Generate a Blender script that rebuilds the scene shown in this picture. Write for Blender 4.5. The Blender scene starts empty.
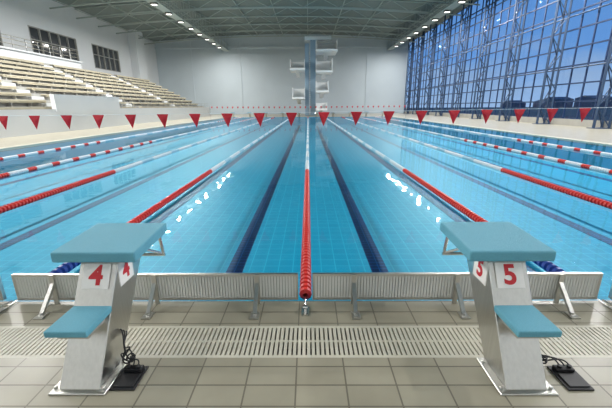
import bpy, math, random
from mathutils import Vector, Matrix
random.seed(3)
S=bpy.context.scene
try:
    S.view_settings.view_transform='Standard'
except Exception: pass

# ---------------------------------------------------------------- helpers
def nmat(name):
    m=bpy.data.materials.new(name); m.use_nodes=True
    nt=m.node_tree; nt.nodes.clear()
    out=nt.nodes.new('ShaderNodeOutputMaterial')
    return m,nt,out
def lk(nt,a,b): nt.links.new(a,b)
def mat(name,col,rough=.5,metal=0,var=0,vscale=8,bump=0,bscale=40,spec=.5,stretch=None):
    m,nt,out=nmat(name)
    p=nt.nodes.new('ShaderNodeBsdfPrincipled')
    p.inputs['Base Color'].default_value=(*col,1); p.inputs['Roughness'].default_value=rough
    p.inputs['Metallic'].default_value=metal; p.inputs['Specular IOR Level'].default_value=spec
    lk(nt,p.outputs[0],out.inputs[0])
    tc=nt.nodes.new('ShaderNodeTexCoord')
    mp=nt.nodes.new('ShaderNodeMapping'); lk(nt,tc.outputs['Object'],mp.inputs[0])
    if stretch: mp.inputs['Scale'].default_value=stretch
    if var>0:
        n=nt.nodes.new('ShaderNodeTexNoise'); n.inputs['Scale'].default_value=vscale; n.inputs['Detail'].default_value=4
        lk(nt,mp.outputs[0],n.inputs['Vector'])
        r=nt.nodes.new('ShaderNodeMix'); r.data_type='RGBA'
        r.inputs[6].default_value=(*[c*(1-var) for c in col],1); r.inputs[7].default_value=(*[min(1,c*(1+var)) for c in col],1)
        lk(nt,n.outputs['Fac'],r.inputs[0]); lk(nt,r.outputs[2],p.inputs['Base Color'])
    if bump>0:
        n2=nt.nodes.new('ShaderNodeTexNoise'); n2.inputs['Scale'].default_value=bscale; lk(nt,mp.outputs[0],n2.inputs['Vector'])
        b=nt.nodes.new('ShaderNodeBump'); b.inputs['Strength'].default_value=bump; b.inputs['Distance'].default_value=.01
        lk(nt,n2.outputs['Fac'],b.inputs['Height']); lk(nt,b.outputs[0],p.inputs['Normal'])
    return m
def tilemat(name,c1,c2,grout,w,h,mort,rough=.3,rot=0,offx=0,offy=0,stain=0,spec=.5):
    m,nt,out=nmat(name)
    p=nt.nodes.new('ShaderNodeBsdfPrincipled'); p.inputs['Roughness'].default_value=rough
    p.inputs['Specular IOR Level'].default_value=spec
    g=nt.nodes.new('ShaderNodeNewGeometry'); mp=nt.nodes.new('ShaderNodeMapping')
    lk(nt,g.outputs['Position'],mp.inputs[0]); mp.inputs['Location'].default_value=(offx,offy,0)
    b=nt.nodes.new('ShaderNodeTexBrick'); b.offset=0; b.inputs['Scale'].default_value=1
    b.inputs['Color1'].default_value=(*c1,1); b.inputs['Color2'].default_value=(*c2,1); b.inputs['Mortar'].default_value=(*grout,1)
    b.inputs['Mortar Size'].default_value=mort; b.inputs['Brick Width'].default_value=w; b.inputs['Row Height'].default_value=h
    b.inputs['Mortar Smooth'].default_value=.1
    lk(nt,mp.outputs[0],b.inputs['Vector'])
    src=b.outputs['Color']
    if stain:
        n=nt.nodes.new('ShaderNodeTexNoise'); n.inputs['Scale'].default_value=2.5; n.inputs['Detail'].default_value=6; lk(nt,g.outputs['Position'],n.inputs['Vector'])
        mr=nt.nodes.new('ShaderNodeMapRange'); mr.inputs[1].default_value=.3; mr.inputs[2].default_value=.7; mr.inputs[3].default_value=1-stain; mr.inputs[4].default_value=1+stain*.5
        lk(nt,n.outputs['Fac'],mr.inputs[0])
        mm=nt.nodes.new('ShaderNodeVectorMath'); mm.operation='SCALE'; lk(nt,src,mm.inputs[0]); lk(nt,mr.outputs[0],mm.inputs['Scale']); src=mm.outputs[0]
    lk(nt,src,p.inputs['Base Color'])
    bm=nt.nodes.new('ShaderNodeBump'); bm.inputs['Strength'].default_value=.3; bm.inputs['Distance'].default_value=.002; bm.invert=True
    lk(nt,b.outputs['Fac'],bm.inputs['Height']); lk(nt,bm.outputs[0],p.inputs['Normal'])
    lk(nt,p.outputs[0],out.inputs[0])
    return m
class MB:
    def __init__(s): s.v=[];s.f=[];s.m=[]
    def add(s,vs,fs,m=0):
        o=len(s.v); s.v+= [tuple(v) for v in vs]
        for f in fs: s.f.append([o+i for i in f]); s.m.append(m)
    def box(s,x0,x1,y0,y1,z0,z1,m=0):
        s.add([(x0,y0,z0),(x1,y0,z0),(x1,y1,z0),(x0,y1,z0),(x0,y0,z1),(x1,y0,z1),(x1,y1,z1),(x0,y1,z1)],
              [(0,3,2,1),(4,5,6,7),(0,1,5,4),(1,2,6,5),(2,3,7,6),(3,0,4,7)],m)
    def prism(s,prof,x0,x1,m=0):   # profile in (y,z), extruded along x
        n=len(prof)
        s.add([(x0,y,z) for y,z in prof]+[(x1,y,z) for y,z in prof],
              [tuple(range(n))[::-1],tuple(range(n,2*n))]+[(i,(i+1)%n,n+(i+1)%n,n+i) for i in range(n)],m)
    def tube(s,p0,p1,r,m=0,seg=8,r1=None):
        p0=Vector(p0);p1=Vector(p1); d=(p1-p0).normalized()
        a=Vector((0,0,1)) if abs(d.z)<.9 else Vector((1,0,0))
        u=d.cross(a).normalized(); w=d.cross(u)
        r1=r if r1 is None else r1
        vs=[p0+(u*math.cos(t)+w*math.sin(t))*r for t in [2*math.pi*i/seg for i in range(seg)]]
        vs+=[p1+(u*math.cos(t)+w*math.sin(t))*r1 for t in [2*math.pi*i/seg for i in range(seg)]]
        s.add(vs,[tuple(range(seg)),tuple(range(2*seg-1,seg-1,-1))]+[(i,seg+i,seg+(i+1)%seg,(i+1)%seg) for i in range(seg)],m)
    def mesh(s,name,mats):
        me=bpy.data.meshes.new(name); me.from_pydata(s.v,[],s.f)
        for m in mats: me.materials.append(m)
        for p,i in zip(me.polygons,s.m): p.material_index=i
        me.update(); return me
    def obj(s,name,mats,parent=None,bevel=0,loc=(0,0,0)):
        return mkobj(name,s.mesh(name,mats),parent,bevel,loc)
def mkobj(name,data,parent=None,bevel=0,loc=(0,0,0)):
    o=bpy.data.objects.new(name,data); S.collection.objects.link(o); o.location=loc
    if parent: o.parent=parent
    if bevel:
        b=o.modifiers.new('bevel','BEVEL'); b.width=bevel; b.segments=3; b.limit_method='ANGLE'
    return o
def empty(name,loc=(0,0,0),parent=None):
    o=bpy.data.objects.new(name,None); S.collection.objects.link(o); o.location=loc; o.empty_display_size=.2
    if parent:o.parent=parent
    return o
def curve(name,pts,r,m,parent=None):
    c=bpy.data.curves.new(name,'CURVE'); c.dimensions='3D'; c.bevel_depth=r; c.bevel_resolution=3; c.resolution_u=8
    sp=c.splines.new('NURBS'); sp.points.add(len(pts)-1)
    for i,p in enumerate(pts): sp.points[i].co=(*p,1)
    sp.use_endpoint_u=True; sp.order_u=3
    c.materials.append(m)
    o=bpy.data.objects.new(name,c); S.collection.objects.link(o)
    if parent:o.parent=parent
    return o

# ---------------------------------------------------------------- materials
M_deck=tilemat('deck_tile',(.34,.315,.24),(.38,.355,.275),(.17,.155,.12),.30,.15,.005,.28,offx=.05,stain=.12,spec=.35)
M_white=mat('white_paint',(.70,.72,.73),.55,var=.05,vscale=.5)
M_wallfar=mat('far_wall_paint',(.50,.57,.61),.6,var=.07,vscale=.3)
M_conc=mat('concrete',(.34,.335,.31),.7,var=.2,vscale=2)
M_bench=mat('bench_wood',(.50,.45,.33),.5,var=.2,vscale=1.5)
M_steel=mat('brushed_steel',(.62,.61,.58),.28,1,var=.12,vscale=60,stretch=(1,1,.05),bump=.05,bscale=300)
M_steel2=mat('polished_steel',(.70,.69,.66),.2,1)
M_teal=mat('teal_grip',(.13,.42,.55),.6,var=.12,vscale=120,bump=.6,bscale=400)
M_plate=mat('plate_white',(.85,.84,.82),.4)
M_redink=mat('red_ink',(.55,.01,.02),.4)
M_red=mat('red_plastic',(.66,.03,.022),.35)
M_redflag=mat('red_flag',(.58,.012,.025),.6)
M_wplast=mat('white_plastic',(.72,.80,.84),.35)
M_bplast=mat('lightblue_plastic',(.38,.62,.74),.35)
M_dblue=mat('blue_plastic',(.02,.06,.3),.35)
M_black=mat('black_rubber',(.012,.012,.014),.5)
M_dark=mat('trough_dark',(.11,.105,.09),.7)
M_grate=mat('grate_plastic',(.58,.555,.46),.4,var=.06,vscale=3)
M_panel=mat('panel_plastic',(.72,.73,.70),.4)
M_frame=mat('window_frame',(.025,.05,.12),.45,.3)
M_truss=mat('truss_paint',(.03,.06,.12),.45,.2)
M_rtruss=mat('roof_truss_paint',(.38,.43,.40),.5)
M_tower=mat('tower_paint',(.27,.39,.50),.6,var=.08,vscale=.6)
M_towerw=mat('tower_white',(.85,.87,.87),.5)
M_ground=mat('ground_outside',(.12,.13,.11),.9,var=.3,vscale=.1)
M_bld=mat('building_outside',(.12,.14,.18),.8,var=.2,vscale=.2)
M_pooltile=tilemat('pool_tile',(.001,.25,.42),(.003,.275,.45),(.025,.37,.54),.25,.25,.010,.4)
M_line=tilemat('pool_line_tile',(.001,.006,.07),(.002,.010,.095),(.015,.09,.28),.25,.125,.008,.4)
# ceiling corrugated
m,nt,out=nmat('ceiling_metal'); M_ceil=m
p=nt.nodes.new('ShaderNodeBsdfPrincipled'); p.inputs['Roughness'].default_value=.6
g=nt.nodes.new('ShaderNodeNewGeometry'); w=nt.nodes.new('ShaderNodeTexWave'); w.bands_direction='Y'; w.inputs['Scale'].default_value=.8
lk(nt,g.outputs['Position'],w.inputs[0])
cr=nt.nodes.new('ShaderNodeMix'); cr.data_type='RGBA'; cr.inputs[6].default_value=(.15,.185,.17,1); cr.inputs[7].default_value=(.23,.275,.255,1)
lk(nt,w.outputs['Fac'],cr.inputs[0]); lk(nt,cr.outputs[2],p.inputs['Base Color']); lk(nt,p.outputs[0],out.inputs[0])
# thin dielectric sheets (Schlick fresnel, same from both sides)
def surf(name,tint,f0,f90,rough,bump=None):
    m,nt,out=nmat(name)
    t=nt.nodes.new('ShaderNodeBsdfTransparent'); t.inputs[0].default_value=(*tint,1)
    gl=nt.nodes.new('ShaderNodeBsdfGlossy'); gl.inputs['Roughness'].default_value=rough
    lw=nt.nodes.new('ShaderNodeLayerWeight'); lw.inputs[0].default_value=.5
    pw=nt.nodes.new('ShaderNodeMath'); pw.operation='POWER'; pw.inputs[1].default_value=5; lk(nt,lw.outputs['Facing'],pw.inputs[0])
    ma=nt.nodes.new('ShaderNodeMath'); ma.operation='MULTIPLY_ADD'; ma.inputs[1].default_value=f90-f0; ma.inputs[2].default_value=f0; lk(nt,pw.outputs[0],ma.inputs[0])
    mx=nt.nodes.new('ShaderNodeMixShader'); lk(nt,ma.outputs[0],mx.inputs[0]); lk(nt,t.outputs[0],mx.inputs[1]); lk(nt,gl.outputs[0],mx.inputs[2])
    if bump:
        g=nt.nodes.new('ShaderNodeNewGeometry'); n=nt.nodes.new('ShaderNodeTexNoise'); n.inputs['Scale'].default_value=bump[0]; n.inputs['Detail'].default_value=2
        lk(nt,g.outputs['Position'],n.inputs['Vector'])
        b=nt.nodes.new('ShaderNodeBump'); b.inputs['Strength'].default_value=bump[1]; b.inputs['Distance'].default_value=bump[2]
        lk(nt,n.outputs['Fac'],b.inputs['Height']); lk(nt,b.outputs[0],gl.inputs['Normal']); lk(nt,b.outputs[0],lw.inputs['Normal'])
    lk(nt,mx.outputs[0],out.inputs[0]); return m
M_water=surf('pool_water',(.78,.98,1.0),.02,.62,.02,(1.7,.3,.014))
M_glass=surf('window_glass',(.74,.85,.98),.04,.35,.01)
M_dglass=mat('dark_glass',(.05,.055,.06),.08)
m,nt,out=nmat('lamp_glow'); M_glow=m
e=nt.nodes.new('ShaderNodeEmission'); e.inputs[0].default_value=(1,.97,.9,1); e.inputs[1].default_value=4; lk(nt,e.outputs[0],out.inputs[0])

# ---------------------------------------------------------------- dims
PY0,PY1=2.56,52.56; PX=12.5
XL,XR=-31,20.5; YB,YF=-6,75
# floor
b=MB()
T=.3
b.box(XL,XR,YB,1.88,-T,0); b.box(XL,XR,2.22,PY0,-T,0); b.box(XL,-PX-.35,PY0,PY1,-T,0); b.box(PX+.35,XR,PY0,PY1,-T,0); b.box(XL,XR,PY1,YF,-T,0)
b.box(XL,-14,1.88,2.22,-T,0); b.box(14,XR,1.88,2.22,-T,0)
b.obj('floor',[M_deck])
# drain grate
b=MB()
b.box(-14,14,1.88,2.22,-.12,-.10,1)
b.box(-14,14,1.88,1.905,-.1,.0); b.box(-14,14,2.195,2.22,-.1,.0); b.box(-14,14,2.04,2.06,-.06,-.004)
x=-14
while x<14:
    b.box(x,x+.021,1.905,2.195,-.03,-.001); x+=.032
b.obj('drain_grate',[M_grate,M_dark])
# ---------------------------------------------------------------- pool
pool=empty('swimming_pool')
for sx in (-1,1):
    b=MB(); xa,xb=sorted((sx*PX,sx*(PX+.35)))
    b.box(xa,xb,PY0,PY1,-.12,-.10,1)
    b.box(xa,xa+.03,PY0,PY1,-.1,.002);b.box(xb-.03,xb,PY0,PY1,-.1,.002)
    y=PY0
    while y<PY1: b.box(xa+.03,xb-.03,y,y+.07,-.03,.001); y+=.1
    b.obj('overflow_gutter',[M_grate,M_dark],pool)
D=-1.13
b=MB()
b.box(-PX,PX,PY0,PY1,D-.1,D)
b.box(-PX-.15,-PX,PY0,PY1,D-.1,-.125); b.box(PX,PX+.15,PY0,PY1,D-.1,-.125)
b.box(-PX,PX,PY0-.1,PY0,D-.1,-.301); b.box(-PX,PX,PY1,PY1+.1,D-.1,-.301)
b.obj('basin',[M_pooltile],pool)
b=MB()
b.box(-PX,PX,PY0,PY0+.02,-.31,-.002); b.box(-PX,PX,PY1-.02,PY1,-.31,-.002)
b.obj('end_tiles',[M_pooltile],pool)
b=MB()
for i in range(10):
    x=-11.25+2.5*i
    b.box(x-.14,x+.14,PY0+2,PY1-2,D,D+.006)
    b.box(x-.5,x+.5,PY0+2,PY0+2.25,D,D+.0065); b.box(x-.5,x+.5,PY1-2.25,PY1-2,D,D+.0065)
b.obj('lane_markings',[M_line],pool)
b=MB(); b.add([(-PX,PY0+.02,-.03),(PX,PY0+.02,-.03),(PX,PY1-.02,-.03),(-PX,PY1-.02,-.03)],[(0,1,2,3)])
b.obj('water',[M_water],pool)
# ---------------------------------------------------------------- lane ropes
def rope(kind):
    b=MB(); L=50; pitch=.075; n=int((L-.1)/pitch); seg=10
    b.tube((0,-.12,.0),(0,L+.05,0),.008,3,6)
    for i in range(n):
        y=.04+i*pitch; d=min(y,L-y)
        c=0 if d<6.0 else (2 if (i//10)%3==1 else 1)
        if kind==1 and d<14: c=0 if (i//4)%3==0 else 1
        if kind==2 and d<1.2: c=4
        rr=[(.0,.022),(.012,.055),(.05,.055),(.062,.022)]
        vs=[]
        for yy,r in rr:
            for k in range(seg):
                t=2*math.pi*k/seg; vs.append((r*math.cos(t),y+yy,r*math.sin(t)))
        fs=[]
        for q in range(3):
            for k in range(seg): fs.append((q*seg+k,q*seg+(k+1)%seg,(q+1)*seg+(k+1)%seg,(q+1)*seg+k))
        b.add(vs,fs,c)
    return b.mesh('lane_rope_mesh',[M_red,M_wplast,M_bplast,M_steel2,M_dblue])
R0,R1,R2=rope(0),rope(1),rope(2)
for i in range(9):
    x=-10+2.5*i
    me=R0 if i==4 else (R2 if i in(2,3,5,6) else R1)
    mkobj('lane_rope',me,loc=(x,PY0+.06,-.005))
    b=MB()
    b.box(x-.03,x+.03,PY0-.22,PY0-.10,0,.008); b.tube((x,PY0-.16,0),(x,PY0-.16,.045),.012); b.tube((x,PY0-.16,.035),(x,PY0-.02,.02),.006)
    b.tube((x-.02,PY0-.16,.045),(x+.02,PY0-.16,.045),.016)
    b.obj('rope_anchor',[M_steel2])
# ---------------------------------------------------------------- end panels
def endpanel():
    b=MB(); y0,y1=-.02,.0; w=1.19; h=.25; z0=.03
    b.box(-w,w,y0-.005,y1+.005,z0,z0+.02,1); b.box(-w,w,y0-.005,y1+.005,h,h+.018,1)
    b.box(-w,-w+.02,y0-.005,y1+.005,z0,h,1); b.box(w-.02,w,y0-.005,y1+.005,z0,h,1)
    x=-w+.02
    while x<w-.02:
        b.box(x,x+.018,y0,y1,z0+.02,h); x+=.024
    b.box(-w+.02,w-.02,y1+.001,y1+.006,z0+.02,h,2)
    for px in (-.85,0,.85):
        b.box(px-.018,px+.018,-.04,-.025,.0,h+.02,1)
        b.prism([(-.04,.20),(-.04,.16),(-.20,.01),(-.23,.01)],px-.015,px+.015,1)
        b.box(px-.035,px+.035,-.26,-.17,0,.012,1)
        b.tube((px,-.215,.012),(px,-.215,.03),.012,1)
    return b.mesh('end_panel_mesh',[M_panel,M_steel,M_conc])
EP=endpanel()
for i in range(10):
    o=mkobj('pool_end_panel',EP,loc=(-11.25+2.5*i,PY0-.005,0))
# ---------------------------------------------------------------- starting blocks
b=MB(); b.prism([(1.93,.735),(1.93,.665),(2.44,.685),(2.44,.755)],-.265,.265); ME_plat=b.mesh('platform',[M_teal])
b=MB()
b.prism([(1.60,.012),(1.86,.012),(2.34,.64),(2.34,.675),(2.00,.668)],-.12,.12)
b.prism([(1.97,.652),(1.97,.672),(2.40,.688),(2.40,.668)],-.20,.20)
b.box(-.165,.165,1.57,1.87,0,.012)
for sx in(-.143,.143):
    for yy in (1.61,1.82): b.tube((sx,yy,.012),(sx,yy,.03),.012,seg=6)
b.prism([(1.64,.33),(1.64,.375),(1.88,.375),(1.84,.33)],-.09,.09)
ME_stem=b.mesh('stem',[M_steel])
b=MB(); b.box(-.12,.12,1.59,1.85,.375,.415); ME_step=b.mesh('step',[M_teal])
b=MB()
for sx in(-.22,.22): b.tube((sx,2.38,.68),(sx,2.42,.50),.012)
b.tube((-.232,2.42,.50),(.232,2.42,.50),.013)
b.tube((-.10,2.32,.60),(-.22,2.42,.505),.01); b.tube((.10,2.32,.60),(.22,2.42,.505),.01)
ME_handle=b.mesh('backstroke_grip',[M_steel2])
def txt(ch,size,parent,mat4):
    c=bpy.data.curves.new('digit','FONT'); c.body=ch; c.size=size; c.extrude=.001; c.offset=.005; c.align_x='CENTER'; c.align_y='CENTER'
    c.materials.append(M_redink)
    o=bpy.data.objects.new('digit',c); S.collection.objects.link(o); o.parent=parent; o.matrix_local=mat4
def block(cx,num,inner,far=False,detail=False):
    r=empty('starting_block',(cx,0,0))
    mkobj('platform',ME_plat,r,.012); mkobj('stem',ME_stem,r,.006); mkobj('step',ME_step,r,.008); mkobj('backstroke_grip',ME_handle,r)
    if far:
        r.rotation_euler=(0,0,math.pi); r.location=(cx,PY0+PY1,0); return
    lean=math.atan2(.40,.656)
    def onback(h,off):
        t=(h-.012)/.656; return Vector((0,1.60+.40*t,h))+Vector((0,-math.cos(lean),math.sin(lean)))*off
    R=Matrix.Rotation(math.pi/2-lean,4,'X')
    b=MB(); b.box(-.085,.085,-.078,.078,-.003,.003); o=b.obj('number_plate',[M_plate],r)
    o.matrix_local=Matrix.Translation(onback(.568,.006))@R
    txt(num,.17,r,Matrix.Translation(onback(.568,.0105))@R)
    Rz=Matrix.Rotation(inner*math.pi/2,4,'Z')@Matrix.Rotation(math.pi/2,4,'X')
    b=MB(); b.box(-.085,.085,-.08,.08,-.003,.003); o=b.obj('side_plate',[M_plate],r)
    o.matrix_local=Matrix.Translation((inner*.1235,2.05,.56))@Rz
    txt(num,.16,r,Matrix.Translation((inner*.128,2.05,.56))@Rz)
for i in range(10):
    cx=-11.25+2.5*i; cx+= -.065 if cx<0 else .04
    if i in (3,4,5,6): block(cx,str(i),1 if cx<0 else -1)
    block(cx,'',1,True)
for (cx,bx,s) in ((-1.315,-1.12,1),(1.29,1.56,1)):
    r=empty('floor_power_box',(bx+.05,1.70,0))
    b=MB(); b.box(-.075,.075,-.095,.095,.0,.012); b.box(-.06,.06,-.08,.02,.012,.02); b.box(-.055,.055,.035,.08,.012,.034)
    for k in (-.03,.03): b.tube((k,.055,.034),(k,.055,.05),.014)
    b.obj('box_lid',[M_black],r,.003)
    ex=cx-bx-.05+.124
    for k in range(3):
        pts=[(ex,.18+k*.03,.22-.03*k),(ex+.03,.16+k*.02,.24-.03*k),(ex+.05,.10,.10+.03*k)]
        for q in range(7):
            a=q*1.3+k; pts.append((ex+.06+.035*math.cos(a)+.004*q,.10+.045*math.sin(a),.03+.10*abs(math.sin(a*.7+k))*(1-q/9)))
        pts+=[(.03*(k-1),.10,.07),(.03*(k-1),.055,.045)]
        curve('cable',pts,.0045,M_black,r)
# ---------------------------------------------------------------- flag lines
def flagline(y,zL,zR,name='flag_line'):
    r=empty(name,(0,y,0))
    b=MB(); n=24
    def z(x): t=(x+13.2)/26.4; return zL+(zR-zL)*t-.05*(1-(2*t-1)**2)
    for i in range(n):
        xa=-13.2+26.4*i/n; xb=-13.2+26.4*(i+1)/n
        b.tube((xa,0,z(xa)),(xb,0,z(xb)),.004,1,5)
    x=-12.93; k=0
    while x<13:
        zz=z(x); w=.125; h=.30; sw=random.uniform(-.04,.04); tx=random.uniform(-.02,.02)
        vs=[(x-w,-.003,zz),(x+w,-.003,zz-.004),(x+tx,sw,zz-h),(x-w,.003,zz),(x+w,.003,zz-.004),(x+tx,sw+.004,zz-h),(x,-.02+sw*.5,zz-.12),(x,.0+sw*.5,zz-.12)]
        b.add(vs,[(0,1,6),(1,2,6),(2,0,6),(4,3,7),(5,4,7),(3,5,7),(0,3,4,1),(1,4,5,2),(2,5,3,0)],0)
        x+=.70
    b.obj('pennants',[M_redflag,M_wplast],r)
    b=MB()
    for sx,zz in((-13.2,zL),(13.2,zR)):
        b.tube((sx,0,0),(sx,0,zz+.1),.025,0,10); b.tube((sx,0,0),(sx,0,.02),.09,0,16)
    b.obj('posts',[M_steel2],r)
flagline(7.6,1.42,1.62); flagline(47.5,1.6,1.6)
# ---------------------------------------------------------------- room shell
def ceilz(x):
    t=(x-(XL+XR)/2)/((XR-XL)/2); return 14.3+1.2*(1-t*t)
b=MB(); N=16
for i in range(N):
    xa=XL-.3+(XR-XL+.6)*i/N; xb=XL-.3+(XR-XL+.6)*(i+1)/N
    za,zb=ceilz(xa),ceilz(xb)
    b.add([(xa,YB-.3,za),(xb,YB-.3,zb),(xb,YF+.3,zb),(xa,YF+.3,za),(xa,YB-.3,za+.3),(xb,YB-.3,zb+.3),(xb,YF+.3,zb+.3),(xa,YF+.3,za+.3)],
          [(0,3,2,1),(4,5,6,7),(0,1,5,4),(1,2,6,5),(2,3,7,6),(3,0,4,7)],0)
b.obj('ceiling',[M_ceil])
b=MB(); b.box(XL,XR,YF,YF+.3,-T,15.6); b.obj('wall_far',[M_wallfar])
b=MB()
for x in (-24,-14,12): b.box(x,x+.25,YF-.12,YF,0,14.3)
b.box(XL,XR,YF-.25,YF,12.9,13.3)
b.obj('trim_far',[M_wallfar])
b=MB(); b.box(XL,XR,YB-.3,YB,-T,15.6); b.obj('wall_back',[M_white])
wins=[(8,20),(24,37.5),(41.5,49.5),(53,60)]
WZ0,WZ1=7.1,10.4
b=MB(); b.box(XL-.3,XL,YB,YF,-T,WZ0); b.box(XL-.3,XL,YB,YF,WZ1,15.6)
ys=[YB]+[v for w in wins for v in w]+[YF]
for i in range(0,len(ys),2): b.box(XL-.3,XL,ys[i],ys[i+1],WZ0,WZ1)
b.box(XL,XL+1.3,64,67,0,14.4)
b.obj('wall_left',[M_white])
for k,(ya,yb) in enumerate(wins):
    b=MB(); b.box(XL-.2,XL-.15,ya,yb,WZ0,WZ1,1)
    n=5
    for i in range(n+1):
        y=ya+(yb-ya)*i/n; b.box(XL-.15,XL+.03,y-.06,y+.06,WZ0,WZ1)
    for z in (WZ0+.05,WZ0+1.9,WZ1-.05): b.box(XL-.15,XL+.03,ya,yb,z-.05,z+.05)
    b.obj('window_%d'%(k+2),[M_conc,M_dglass])
# right glazed wall
b=MB(); b.box(XR,XR+.3,YB,YF,-T,.5); b.box(XR,XR+.3,YB,YF,13.8,15.6); b.obj('wall_right',[M_conc])
r=empty('window_1')
b=MB(); b.add([(XR+.13,YB,.5),(XR+.13,YF,.5),(XR+.13,YF,13.8),(XR+.13,YB,13.8)],[(0,1,2,3)]); b.obj('glazing',[M_glass],r)
b=MB(); y=YB
while y<=YF: b.box(XR+.08,XR+.18,y-.045,y+.045,.5,13.8); y+=1.5
z=.5
while z<13.9: b.box(XR+.07,XR+.19,YB,YF,z-.05,z+.05); z+=1.33
b.obj('mullions',[M_frame],r)
# truss columns
b=MB()
for yy in (-.3,.3): b.tube((-.1,yy,0),(-.1,yy,14.1),.08,0,8)
b.tube((-.9,0,0),(-.9,0,14.1),.09,0,8)
z=.1;s=0
while z<13.0:
    for yy in(-.3,.3):
        a,c=((-.1,yy),(-.9,0)) if s%2==0 else ((-.9,0),(-.1,yy))
        b.tube((a[0],a[1],z),(c[0],c[1],z+1.35),.04,0,6)
    z+=1.35;s+=1
b.box(-1.05,.0,-.42,.42,0,.04)
TC=b.mesh('truss_column_mesh',[M_truss])
y=0
while y<YF: mkobj('truss_column',TC,loc=(XR,y,0)); y+=6
b=MB()
for z in (4.3,8.1,11.9): b.tube((XR-.1,YB,z),(XR-.1,YF,z),.06,0,8)
b.obj('wind_rails',[M_truss])
# roof trusses
b=MB(); n=22
xs=[XL+(XR-XL)*i/n for i in range(n+1)]
for i in range(n):
    xa,xb=xs[i],xs[i+1]
    for dz in (-.15,-1.25): b.tube((xa,0,ceilz(xa)+dz),(xb,0,ceilz(xb)+dz),.09,0,6)
    if i%2==0: b.tube((xa,0,ceilz(xa)-.15),(xb,0,ceilz(xb)-1.25),.05,0,6)
    else: b.tube((xa,0,ceilz(xa)-1.25),(xb,0,ceilz(xb)-.15),.05,0,6)
RT=b.mesh('roof_truss_mesh',[M_rtruss])
y=1.5
while y<YF: mkobj('roof_truss',RT,loc=(0,y,0)); y+=4.9
b=MB()
for x in (-26,-22,-10,-5,0,5,10): b.box(x-.06,x+.06,YB,YF,ceilz(x)-.22,ceilz(x)-.05)
b.obj('roof_purlins',[M_rtruss])
# catwalks with floodlights
for sx in (-16.5,16.5):
    r=empty('lighting_catwalk',(sx,0,0)); b=MB()
    b.box(-.55,.55,YB+.3,YF-.3,12.35,12.42)
    for e in(-.55,.55):
        for z in (12.9,13.35): b.tube((e,YB+.3,z),(e,YF-.3,z),.03,0,6)
        y=YB+1
        while y<YF: b.tube((e,y,12.4),(e,y,min(ceilz(sx-.6),ceilz(sx+.6))-.02),.03,0,6); y+=2.45
    b.obj('walkway',[M_rtruss],r)
    b=MB(); y=-3
    while y<73:
        b.box(-.35,.35,y-.25,y+.25,12.17,12.34,0); b.box(-.28,.28,y-.2,y+.2,12.155,12.17,1)
        l=bpy.data.lights.new('floodlight','AREA'); l.shape='RECTANGLE'; l.size=.4; l.size_y=.25; l.energy=840 if y<50 else 560; l.color=(1,.98,.95)
        o=bpy.data.objects.new('floodlight_lamp',l); S.collection.objects.link(o); o.location=(0,y,12.13); o.parent=r
        y+=4
    b.obj('floodlights',[M_dark,M_glow],r)
# ---------------------------------------------------------------- bleachers
r=empty('spectator_stand')
SX=-17; SY0,SY1=4,60; rows=11
b=MB()
for i in range(rows):
    xb=SX-i*.95; h=1.2+i*.47
    b.box(xb-.95 if i<rows-1 else XL,xb,SY0,SY1,0 if i==0 else .7+i*.47-.3,h,0)
prof=[(SX,0),(SX,1.2)]
for i in range(rows):
    prof+=[(SX-i*.95,1.2+i*.47),(SX-(i+1)*.95,1.2+i*.47)]
prof[-1]=(XL,prof[-1][1]); prof.append((XL,0))
n=len(prof)
for y0,y1 in((SY1,SY1+.25),(SY0-.25,SY0)):
    b.add([(x,y0,z) for x,z in prof]+[(x,y1,z) for x,z in prof],[tuple(range(n)),tuple(range(n,2*n))[::-1]]+[(i,n+i,n+(i+1)%n,(i+1)%n) for i in range(n)],1)
b.obj('tiers',[M_conc,M_white],r)
b=MB(); secs=[(5,14),(15.4,25),(26.4,36),(37.4,48),(49.4,59.5)]
for i in range(1,rows):
    xb=SX-i*.95; h=1.2+i*.47-.47
    for ya,yb in secs:
        b.box(xb+.02,xb+.42,ya,yb,h+.34,h+.42)
        b.box(xb+.36,xb+.40,ya,yb,h+.24,h+.34)
        y=ya+.3
        while y<yb: b.box(xb+.1,xb+.35,y-.04,y+.04,h,h+.34,1); y+=1.6
b.obj('benches',[M_bench,M_conc],r)
b=MB()
for k in range(len(secs)-1):
    ya,yb=secs[k][1]+.1,secs[k+1][0]-.1
    for i in range(1,rows):
        xb=SX-i*.95; h=1.2+(i-1)*.47
        b.box(xb,xb+.3,ya,yb,h,h+.235)
b.obj('aisle_steps',[M_white],r)
b=MB()
b.box(SX,SX+.15,SY0-.25,SY1+.25,0,1.5)
b.box(SX-.1,SX+.2,23.5,31.5,1.35,2.45)
b.box(SX-10.6,SX-10.4,SY0,44,5.9,6.75); b.box(SX-11.2,SX-10.2,SY0,44,6.75,6.9)
b.obj('parapets',[M_white],r)
b=MB()
for z in (7.3,7.7,8.0): b.tube((SX-10.5,SY0,z),(SX-10.5,44,z),.03)
y=SY0
while y<44: b.tube((SX-10.5,y,6.85),(SX-10.5,y,8.0),.03); y+=1.6
for z in(1.75,2.05): b.tube((SX+.07,32,z),(SX+.07,SY1,z),.02)
y=32
while y<SY1: b.tube((SX+.07,y,1.5),(SX+.07,y,2.05),.02); y+=2
b.obj('railings',[M_steel2],r)
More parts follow.
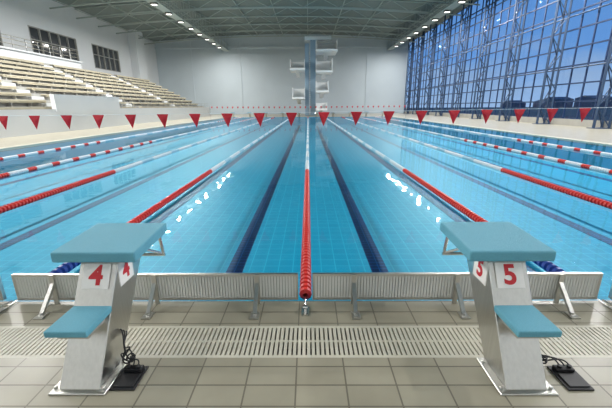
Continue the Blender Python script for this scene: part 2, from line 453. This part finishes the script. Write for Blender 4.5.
# ---------------------------------------------------------------- diving tower
r=empty('diving_tower',(.45,61,0)); b=MB()
b.box(-.05,.85,0,1.1,0,12.2); b.box(-.95,-.25,0,1.0,0,11.5)
b.obj('columns',[M_tower],r,.05)
b=MB()
def plat(x0,x1,z,y0=-3.6,y1=1.4,rail=1.05):
    b.box(x0,x1,y0,y1,z-.32,z); b.box(x0,x0+.08,y0+.8,y1,z,z+rail); b.box(x1-.08,x1,y0+.8,y1,z,z+rail); b.box(x0,x1,y1-.08,y1,z,z+rail)
    b.prism([(y0+1,z-.32),(y1,z-.32),(y1,z-1.1)],(x0+x1)/2-.3,(x0+x1)/2+.3)
plat(.85,4.2,10.1,rail=1.5); plat(-3.3,-.95,7.4,rail=1.4); plat(.85,3.5,7.0,rail=1.9); plat(.85,2.9,4.0,rail=1.5); plat(-3.0,-.95,3.0,rail=1.5); plat(.85,2.7,1.2,rail=.9)
b.box(-.95,3.4,-.3,1.2,12.0,12.5)
b.obj('platforms',[M_towerw],r,.04)
b=MB()
for k,(z0,z1) in enumerate(((0,3),(3,4),(4,7.2),(7.2,10.1))):
    n=max(2,int((z1-z0)/.3))
    for i in range(n):
        t=i/n; yy=1.5+ (t if k%2==0 else 1-t)*2.2; z=z0+(z1-z0)*t; b.box(-.7,.6,yy,yy+.28,z,z+.06)
for x in(-.7,.6):
    b.tube((x,3.9,0),(x,3.9,10),.06)
b.obj('stairs',[M_tower],r)
# ---------------------------------------------------------------- outside
b=MB(); b.box(XR+.3,400,-200,400,-1.2,-1.0); b.obj('ground_outside',[M_ground])
for i in range(9):
    b=MB(); y=-10+i*46; h=random.uniform(3,6); w=random.uniform(12,20); xx=random.uniform(170,210)
    b.box(xx,xx+14,y,y+w,-1,h)
    b.prism([(y,h),(y+w,h),(y+w/2,h+random.uniform(1,3))],xx,xx+14)
    b.obj('building_outside',[M_bld])
# world
W=bpy.data.worlds.new('world'); S.world=W; W.use_nodes=True; nt=W.node_tree; nt.nodes.clear()
out=nt.nodes.new('ShaderNodeOutputWorld'); bg=nt.nodes.new('ShaderNodeBackground'); lk(nt,bg.outputs[0],out.inputs[0])
tc=nt.nodes.new('ShaderNodeTexCoord'); sp=nt.nodes.new('ShaderNodeSeparateXYZ'); lk(nt,tc.outputs['Generated'],sp.inputs[0])
rp=nt.nodes.new('ShaderNodeValToRGB'); lk(nt,sp.outputs[2],rp.inputs[0])
el=rp.color_ramp.elements; el[0].position=0; el[0].color=(.36,.50,.70,1); el[1].position=.6; el[1].color=(.06,.19,.50,1)
e2=el.new(.12); e2.color=(.15,.33,.64,1)
mp=nt.nodes.new('ShaderNodeMapping'); mp.inputs['Scale'].default_value=(2,2,7); lk(nt,tc.outputs['Generated'],mp.inputs[0])
n=nt.nodes.new('ShaderNodeTexNoise'); n.inputs['Scale'].default_value=2; n.inputs['Detail'].default_value=6; lk(nt,mp.outputs[0],n.inputs['Vector'])
r2=nt.nodes.new('ShaderNodeValToRGB'); r2.color_ramp.elements[0].position=.46; r2.color_ramp.elements[1].position=.75; lk(nt,n.outputs['Fac'],r2.inputs[0])
mx=nt.nodes.new('ShaderNodeMix'); mx.data_type='RGBA'; lk(nt,r2.outputs[0],mx.inputs[0]); lk(nt,rp.outputs[0],mx.inputs[6]); mx.inputs[7].default_value=(.34,.44,.58,1)
lk(nt,mx.outputs[2],bg.inputs[0]); bg.inputs[1].default_value=1.15
# ---------------------------------------------------------------- camera
c=bpy.data.cameras.new('camera'); c.sensor_width=36; c.lens=20; c.clip_end=1000
o=bpy.data.objects.new('camera',c); S.collection.objects.link(o)
pitch=math.atan(98/340)
o.matrix_world=Matrix.Translation((.03,0,1.6))@Matrix.Rotation(math.radians(.45),4,'Z')@Matrix.Rotation(math.pi/2-pitch,4,'X')@Matrix.Rotation(math.radians(-.35),4,'Z')
S.camera=o
